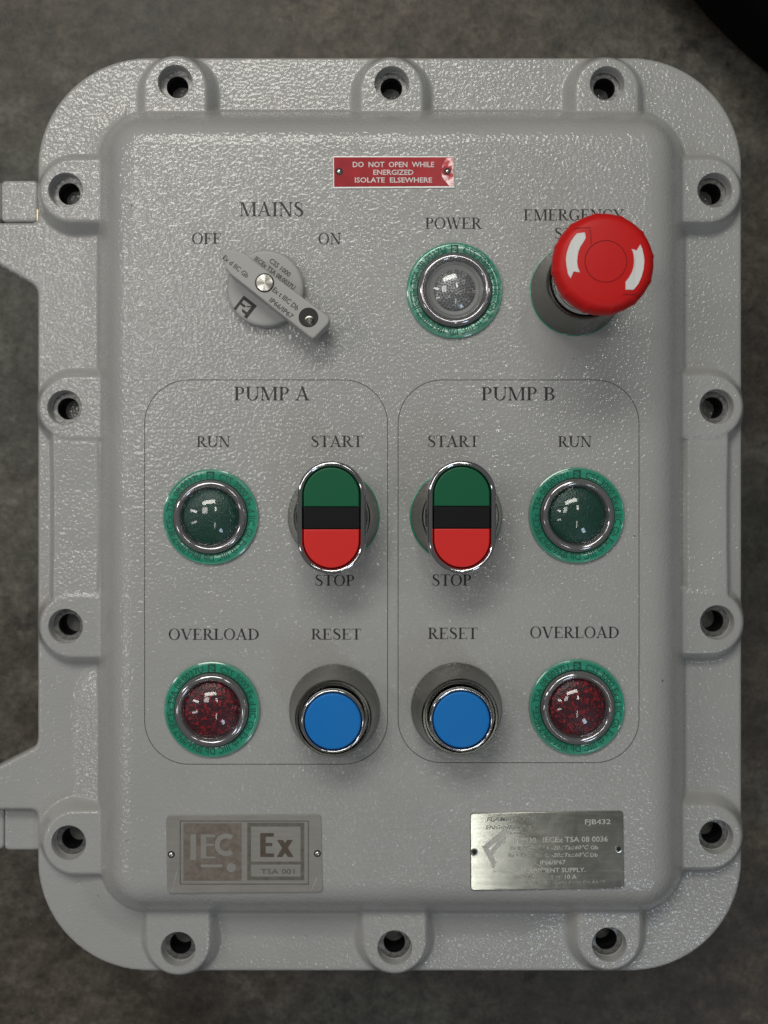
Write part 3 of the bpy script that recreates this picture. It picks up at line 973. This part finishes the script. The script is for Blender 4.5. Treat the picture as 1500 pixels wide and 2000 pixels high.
A2 = [(1235, 470), (1255, 515), (1270, 580), (1277, 640), (1268, 730), (1246, 810), (1215, 880), (1165, 942), (1081, 942), (1080, 862), (1118, 812), (1148, 755), (1164, 700), (1169, 650), (1166, 590), (1157, 550), (1143, 518), (1195, 535)]
for A in (A1, A2):
    pts = [zo(p[0], p[1], 1.4) for p in A]
    pl = [(p[0], p[1]) for p in pts]
    if area2(pl) < 0: pts.reverse()
    n = len(pts); mb = MB()
    mb.add(pts + [(p[0], p[1], p[2] - 4) for p in pts], [tuple(range(n))] + [(n + i, n + (i + 1) % n, (i + 1) % n, i) for i in range(n)])
    mb.obj('arrow', M_white, es, False)
def polyline(pts, wd, dz):
    mb = MB()
    for a, b in zip(pts[:-1], pts[1:]):
        A_, B_ = zo(*a, dz), zo(*b, dz)
        dx, dy = B_[0] - A_[0], B_[1] - A_[1]; l = hypot(dx, dy); nx, ny = -dy / l * wd / 2, dx / l * wd / 2
        mb.add([(A_[0] - nx, A_[1] - ny, A_[2]), (B_[0] - nx, B_[1] - ny, B_[2]), (B_[0] + nx, B_[1] + ny, B_[2]), (A_[0] + nx, A_[1] + ny, A_[2])], [(0, 1, 2, 3)])
    return mb
polyline([(545, 296), (640, 292), (708, 292), (716, 350), (720, 470)], 1.1, .5).obj('recess_edge', M_estop_line, es, False)
polyline([(1050, 990), (1120, 992), (1190, 985)], 1.1, .5).obj('recess_edge', M_estop_line, es, False)
mb = MB(); mb.lathe([(35.9, ztop(36) + .15), (34.8, ztop(35) + .15)], 72)
mb.obj('centre_groove', M_estop_line, es, False)

# ----------------------------------------------------------------- mains rotary switch
SW = (516.8, 553.0)
X0, Y0 = U(519, 564, 14)
mb = MB()
mb.lathe([(74.5, 0), (74.5, 19), (73.5, 22.5), (70.5, 24.6), (66, 25), (0.01, 25)], 96)
sw = mb.obj('rotary_switch', M_smooth, None, True, (X0, Y0, 0), sharp=50); part(sw)
sw['label'] = 'grey rotary mains switch with pointer handle turned to OFF'
ZH = 78.0
hp = [(434.5, 484), (447, 487), (462, 489.5), (474, 493), (485, 500), (497, 511), (634, 612), (641.5, 617), (643.5, 625), (641, 632), (616, 658), (611, 661), (604, 657), (449, 534), (442, 524), (437, 511), (433.5, 497)]
hp = [U(x, y, ZH) for x, y in hp]
hp = ccw([(x - X0, y - Y0) for x, y in hp])
mb = MB(); mb.prism(hp, 25.2, ZH, 2.6)
hd = mb.obj('handle', M_smooth, sw, True, sharp=28)
def loc_sw(x, y, z):
    a, b = U(x, y, z); return (a - X0, b - Y0)
sx, sy = loc_sw(516.8, 552.5, ZH)
mb = MB(); mb.lathe([(18.2, ZH + .2), (18.2, ZH + .5), (15.8, ZH + .5)], 48, (sx, sy))
mb.obj('screw_seat', M_darkgap, sw, True)
# screw head with a cross of shallow facets
mb = MB(); seg = 48
mb.lathe([(16.2, ZH + .3), (16.2, ZH + 2.2), (15.2, ZH + 3.0)], seg, (sx, sy))
vs = [(sx + 15.2 * cos(2 * pi * i / seg), sy + 15.2 * sin(2 * pi * i / seg), ZH + 3.0 + 0.35 * cos(4 * 2 * pi * i / seg + 0.6)) for i in range(seg)] + [(sx, sy, ZH + 3.6)]
mb.add(vs, [(i, (i + 1) % seg, seg) for i in range(seg)])
mb.obj('centre_screw', M_steel, sw, True, sharp=80)
hx_, hy_ = loc_sw(602.5, 620, ZH)
mb = MB(); mb.lathe([(18.6, ZH + .25), (17.6, ZH + .45), (16.8, ZH + .3)], 48, (hx_, hy_))
mb.lathe([(16.9, ZH + .3), (0.01, ZH + .28)], 48, (hx_, hy_))
mb.obj('screw_recess', M_darkgap, sw, True)
mb = MB(); mb.lathe([(9.0, ZH + .4), (9.0, ZH + 1.6), (6.5, ZH + 2.2), (5, ZH + .8), (0.01, ZH + .8)], 32, (hx_ + 1.6, hy_ - 6.5))
mb.lathe([(2.6, ZH + .9), (2.2, ZH + 1.8), (0.01, ZH + 1.9)], 16, (hx_ + 1.6, hy_ - 6.5))
mb.obj('recessed_screw', M_skirt, sw, True)
def sw_text(text, x0, y0, length, h, z, ang):
    mb = MB(); sans_box(mb, text, x0, x0 + length, y0 - h, y0, z, ang)
    mb.v = [(a - X0, b - Y0, c) for a, b, c in mb.v]
    return mb
sw_text('Ex d IIC Gb', 434, 505, 61, 9.5, ZH + .3, 39).obj('handle_lettering', M_ink_knob, sw, False)
sw_text('Ex t IIIC Db', 531, 568, 62, 10, ZH + .3, 39).obj('handle_lettering', M_ink_knob, sw, False)
sw_text('IP66/IP67', 525, 588, 56, 9.5, ZH + .3, 39).obj('handle_lettering', M_ink_knob, sw, False)
sw_text('CSS 1000', 525, 511, 49, 9.5, 25.4, 38).obj('disc_lettering', M_ink_knob, sw, False)
sw_text('IECEx TSA 08.0037U', 496, 507, 97, 9, 25.4, 38).obj('disc_lettering', M_ink_knob, sw, False)
mb = MB(); cx_, cy_ = loc_sw(479, 600, 25); emblem(mb, cx_, cy_, 32, -38, 25.4)
mb.obj('disc_emblem', M_ink, sw, False)

# ----------------------------------------------------------------- plates
def quad_plate(corners, z0, z1, r, m, name, bev=0.6):
    """corners in photo order tl, tr, br, bl with rounded corners r"""
    P_ = [U(x, y, z1) for x, y in corners]
    pts = []
    n = 4
    order = [P_[3], P_[2], P_[1], P_[0]]      # bl, br, tr, tl -> CCW
    for i in range(n):
        p0, p1, p2 = order[i - 1], order[i], order[(i + 1) % n]
        l1 = hypot(p1[0] - p0[0], p1[1] - p0[1]); l2 = hypot(p2[0] - p1[0], p2[1] - p1[1])
        a = (p1[0] + (p0[0] - p1[0]) * r / l1, p1[1] + (p0[1] - p1[1]) * r / l1)
        b = (p1[0] + (p2[0] - p1[0]) * r / l2, p1[1] + (p2[1] - p1[1]) * r / l2)
        for q in range(5):
            u = q / 4
            pts.append(((1 - u) ** 2 * a[0] + 2 * u * (1 - u) * p1[0] + u * u * b[0], (1 - u) ** 2 * a[1] + 2 * u * (1 - u) * p1[1] + u * u * b[1]))
    mb = MB(); mb.prism(pts, z0, z1, bev)
    return mb
def rivet(x, y, z, parent, r=6.5, m=None):
    X_, Y_ = U(x, y, z)
    mb = MB()
    mb.lathe([(r + 1.6, z + .05), (r + 1.2, z + .5), (r, z + .4)], 24, (X_, Y_))
    k = mb.obj('rivet_seat', M_darkgap, parent, True)
    mb = MB(); mb.lathe([(r, z), (r * .96, z + 1.2), (r * .8, z + 2.4), (r * .5, z + 3.2), (r * .2, z + 3.5), (0.01, z + 3.6)], 24, (X_, Y_))
    mb.obj('rivet', m or M_steel, parent, True)

# red warning plate
cr = [(651, 305.5), (886, 305.5), (887.5, 365), (651.5, 366.5)]
e = part(quad_plate([(650.5, 305), (886.5, 305), (888, 367), (651, 368.5)], 0.2, 2.0, 1.5, M_plate_edge, '').obj('warning_plate', M_plate_edge, None, True, sharp=30))
e['label'] = 'red warning plate with white engraved words and glare painted on its right end'
quad_plate([(652, 307), (885.5, 307), (886.6, 363.2), (652.6, 364.8)], 2.0, 2.6, 1, M_redplate, '', 0.2).obj('red_face', M_redplate, e, True, sharp=30)
mb = MB()
sans_box(mb, 'DO  NOT  OPEN  WHILE', 689, 848, 316, 326.2, 2.9)
sans_box(mb, 'ENERGIZED', 729, 807.5, 331.5, 341.3, 2.9)
sans_box(mb, 'ISOLATE  ELSEWHERE', 693, 844, 346.5, 356.3, 2.9)
mb.obj('plate_lettering', M_ink_white, e, False)
# irregular pale patch round the right rivet: glare put into the colour
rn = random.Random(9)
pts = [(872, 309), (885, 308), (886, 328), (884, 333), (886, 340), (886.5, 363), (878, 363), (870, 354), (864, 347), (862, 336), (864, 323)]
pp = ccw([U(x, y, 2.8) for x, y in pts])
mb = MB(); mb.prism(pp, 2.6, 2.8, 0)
mb.obj('glare_patch', M_plate_glare, e, False)
pts = [(862, 329), (868, 325), (875, 326), (882, 323), (883, 331), (879, 336), (881, 345), (873, 343), (866, 342), (863, 336)]
pp = ccw([U(x, y, 3.0) for x, y in pts])
mb = MB(); mb.prism(pp, 2.8, 3.0, 0)
mb.obj('red_island', M_redplate, e, False)  # plain red left showing inside the painted glare
rivet(662.5, 335, 2.6, e, 5.6); rivet(874, 334.5, 3.0, e, 5.0)

# certification plate, bottom left
e = part(quad_plate([(324, 1592.5), (627, 1591), (630, 1742), (326.5, 1744.5)], 0.2, 2.2, 9, M_dullplate, '').obj('certification_plate', M_dullplate, None, True, sharp=30))
e['label'] = 'dull grey plate etched with Ex and TSA 001'
k = 4.167
def zp(x, y, z=2.6):   # positions read off the enlarged plate
    return U(300 + x / k, 1560 + y / k, z)
def prect(mb, x0, y0, x1, y1, z):
    a = zp(x0, y1, z); b = zp(x1, y0, z)
    mb.add([(a[0], a[1], z), (b[0], a[1], z), (b[0], b[1], z), (a[0], b[1], z)], [(0, 1, 2, 3)])
def frame(mb, x0, y0, x1, y1, w_, z):
    prect(mb, x0, y0, x1, y0 + w_, z); prect(mb, x0, y1 - w_, x1, y1, z)
    prect(mb, x0, y0 + w_, x0 + w_, y1 - w_, z); prect(mb, x1 - w_, y0 + w_, x1, y1 - w_, z)
mb = MB(); frame(mb, 212, 178, 1264, 700, 9, 2.5); mb.obj('etched_border', M_olive, e, False)
mb = MB(); prect(mb, 243, 200, 716, 668, 2.5); mb.obj('etched_panel', M_etch, e, False)
mb = MB()
frame(mb, 762, 196, 1226, 664, 30, 2.5); prect(mb, 792, 512, 1196, 536, 2.5)
mb.obj('etched_frame', M_olive, e, False)
# light letter shapes left on the brown panel
mb = MB()
prect(mb, 300, 290, 346, 500, 2.8)
prect(mb, 384, 290, 428, 470, 2.8); prect(mb, 428, 290, 500, 312, 2.8); prect(mb, 428, 366, 490, 384, 2.8); prect(mb, 384, 470, 500, 486, 2.8)
c = zp(590, 375)
for i in range(28):
    a0 = radians(50 + 260 * i / 28); a1 = radians(50 + 260 * (i + 1) / 28)
    r0, r1 = 12.5, 22
    mb.add([(c[0] + r0 * cos(a0), c[1] + r0 * sin(a0), 2.8), (c[0] + r1 * cos(a0), c[1] + r1 * sin(a0), 2.8), (c[0] + r1 * cos(a1), c[1] + r1 * sin(a1), 2.8), (c[0] + r0 * cos(a1), c[1] + r0 * sin(a1), 2.8)], [(0, 1, 2, 3)])
prect(mb, 384, 535, 560, 558, 2.8)
c = zp(632, 560); mb.add([(c[0] + 9 * cos(2 * pi * i / 20), c[1] + 9 * sin(2 * pi * i / 20), 2.8) for i in range(20)], [tuple(range(20))])
mb.obj('etched_lettering', M_dullplate, e, False)
mb = MB()
# bold Ex
prect(mb, 868, 280, 912, 474, 2.6); prect(mb, 912, 280, 978, 308, 2.6); prect(mb, 912, 360, 966, 386, 2.6); prect(mb, 912, 446, 980, 474, 2.6)
def pq(mb, pts, z):
    q = [zp(x, y, z) for x, y in pts]
    if area2(q) < 0: q.reverse()
    mb.add([(a, b, z) for a, b in q], [(0, 1, 2, 3)])
pq(mb, [(1004, 336), (1052, 336), (1140, 474), (1092, 474)], 2.6)
pq(mb, [(1132, 336), (1086, 336), (1002, 474), (1048, 474)], 2.75)
mb.obj('etched_lettering', M_etch_dark, e, False)
mb = MB(); sans_box(mb, 'TSA 001', 300 + 872 / k, 300 + 1148 / k, 1560 + 572 / k, 1560 + 612 / k, 2.6)
mb.obj('etched_lettering', M_olive, e, False)
rivet(334.5, 1669, 2.2, e, 5.4); rivet(620, 1667, 2.2, e, 5.4)
for (x0, y0, x1, y1) in ((1330, 640, 1285, 745), (190, 590, 150, 760)):
    mb = MB()
    a = zp(x0, y0); b = zp(x1, y1); dx, dy = b[0] - a[0], b[1] - a[1]; l = hypot(dx, dy); nx, ny = -dy / l * .35, dx / l * .35
    mb.add([(a[0] - nx, a[1] - ny, 2.5), (b[0] - nx, b[1] - ny, 2.5), (b[0] + nx, b[1] + ny, 2.5), (a[0] + nx, a[1] + ny, 2.5)], [(0, 1, 2, 3)])
    mb.obj('scratch', M_plate_edge, e, False)

# rating plate, bottom right
e = part(quad_plate([(918, 1588.5), (1217.5, 1583.5), (1219.5, 1735.5), (919, 1739.5)], 0.2, 3.0, 8, M_stain, '', 1.1).obj('rating_plate', M_stain, None, True, sharp=30))
e['label'] = 'shiny brushed steel rating plate with FJB432 and small print'
def z6(x, y): return (890 + x / k, 1560 + y / k)
rows = [('FLAMEPROOF', 250, 655, 150, 184, .3, 1), ('ENGINEERING', 240, 645, 218, 250, .3, 1), ('AUSTRALIA', 440, 575, 272, 288, 0, 1),
        ('FJB432', 1052, 1262, 168, 208, 0, 0), ('115930', 475, 655, 318, 360, 0, 0), ('IECEx TSA 08 0036', 712, 1240, 312, 354, 0, 0),
        ('Ex d IIB+H2 T6', 440, 760, 384, 416, 0, 1), ('-20≤Ta≤60°C', 778, 1084, 382, 414, .25, 0), ('Gb', 1098, 1160, 382, 412, 0, 0),
        ('Ex t IIIC T85°C', 428, 760, 446, 478, 0, 1), ('-20≤Ta≤60°C', 778, 1084, 442, 474, .25, 0), ('Db', 1096, 1156, 442, 472, 0, 0),
        ('IP66/IP67', 688, 895, 502, 536, 0, 0), ('EQUIPMENT SUPPLY.', 540, 1056, 566, 602, 0, 0),
        ('440 V', 560, 665, 620, 654, 0, 1), ('I =', 780, 850, 620, 654, 0, 1), ('10 A', 888, 985, 618, 652, 0, 0),
        ('FASTENERS CLASS A2-70 OR A4-70', 560, 1215, 672, 694, 0, 1)]
mbA, mbB = MB(), MB()
for tx_, x0, x1, y0, y1, sh, faint in rows:
    a = z6(x0, y0); b = z6(x1, y1)
    sans_box(mbB if faint else mbA, tx_, a[0], b[0], a[1], b[1], 3.3, -0.7, sh)
mbA.obj('plate_lettering', M_platetext, e, False)
mbB.obj('plate_lettering', M_platetext_faint, e, False)
mb = MB()
def pz(pts, z):
    q = [U(*z6(x, y), z) for x, y in pts]
    if area2(q) < 0: q.reverse()
    mb.add([(a, b, z) for a, b in q], [tuple(range(len(q)))])
pz([(216, 392), (400, 240), (450, 272), (268, 400)], 3.3)
pz([(216, 392), (268, 402), (335, 520), (305, 566)], 3.35)
pz([(268, 440), (345, 350), (420, 300), (400, 350), (330, 420), (300, 470)], 3.4)
mb.obj('plate_emblem', M_platetext, e, False)
for (x, y) in ((926.5, 1664.5), (1208, 1658.5)):
    X_, Y_ = U(x, y, 3); mb = MB()
    mb.lathe([(7.6, 3.1), (6.6, 4.0), (5.0, 4.2), (4.2, 3.4)], 24, (X_, Y_))
    r_ = mb.obj('rivet', M_steel, e, True)
    mb = MB(); mb.lathe([(4.4, 3.5), (0.01, 3.45)], 24, (X_, Y_))
    mb.obj('rivet_bore', M_darkgap, e, True)
for (x0, y0, x1, y1) in ((400, 605, 545, 638), (640, 520, 720, 568), (310, 592, 402, 606)):
    mb = MB()
    a = U(*z6(x0, y0), 3.2); b = U(*z6(x1, y1), 3.2); dx, dy = b[0] - a[0], b[1] - a[1]; l = hypot(dx, dy); nx, ny = -dy / l * .3, dx / l * .3
    mb.add([(a[0] - nx, a[1] - ny, 3.2), (b[0] - nx, b[1] - ny, 3.2), (b[0] + nx, b[1] + ny, 3.2), (a[0] + nx, a[1] + ny, 3.2)], [(0, 1, 2, 3)])
    mb.obj('scratch', M_plate_edge, e, False)

bpy.data.objects.remove(ROOT)
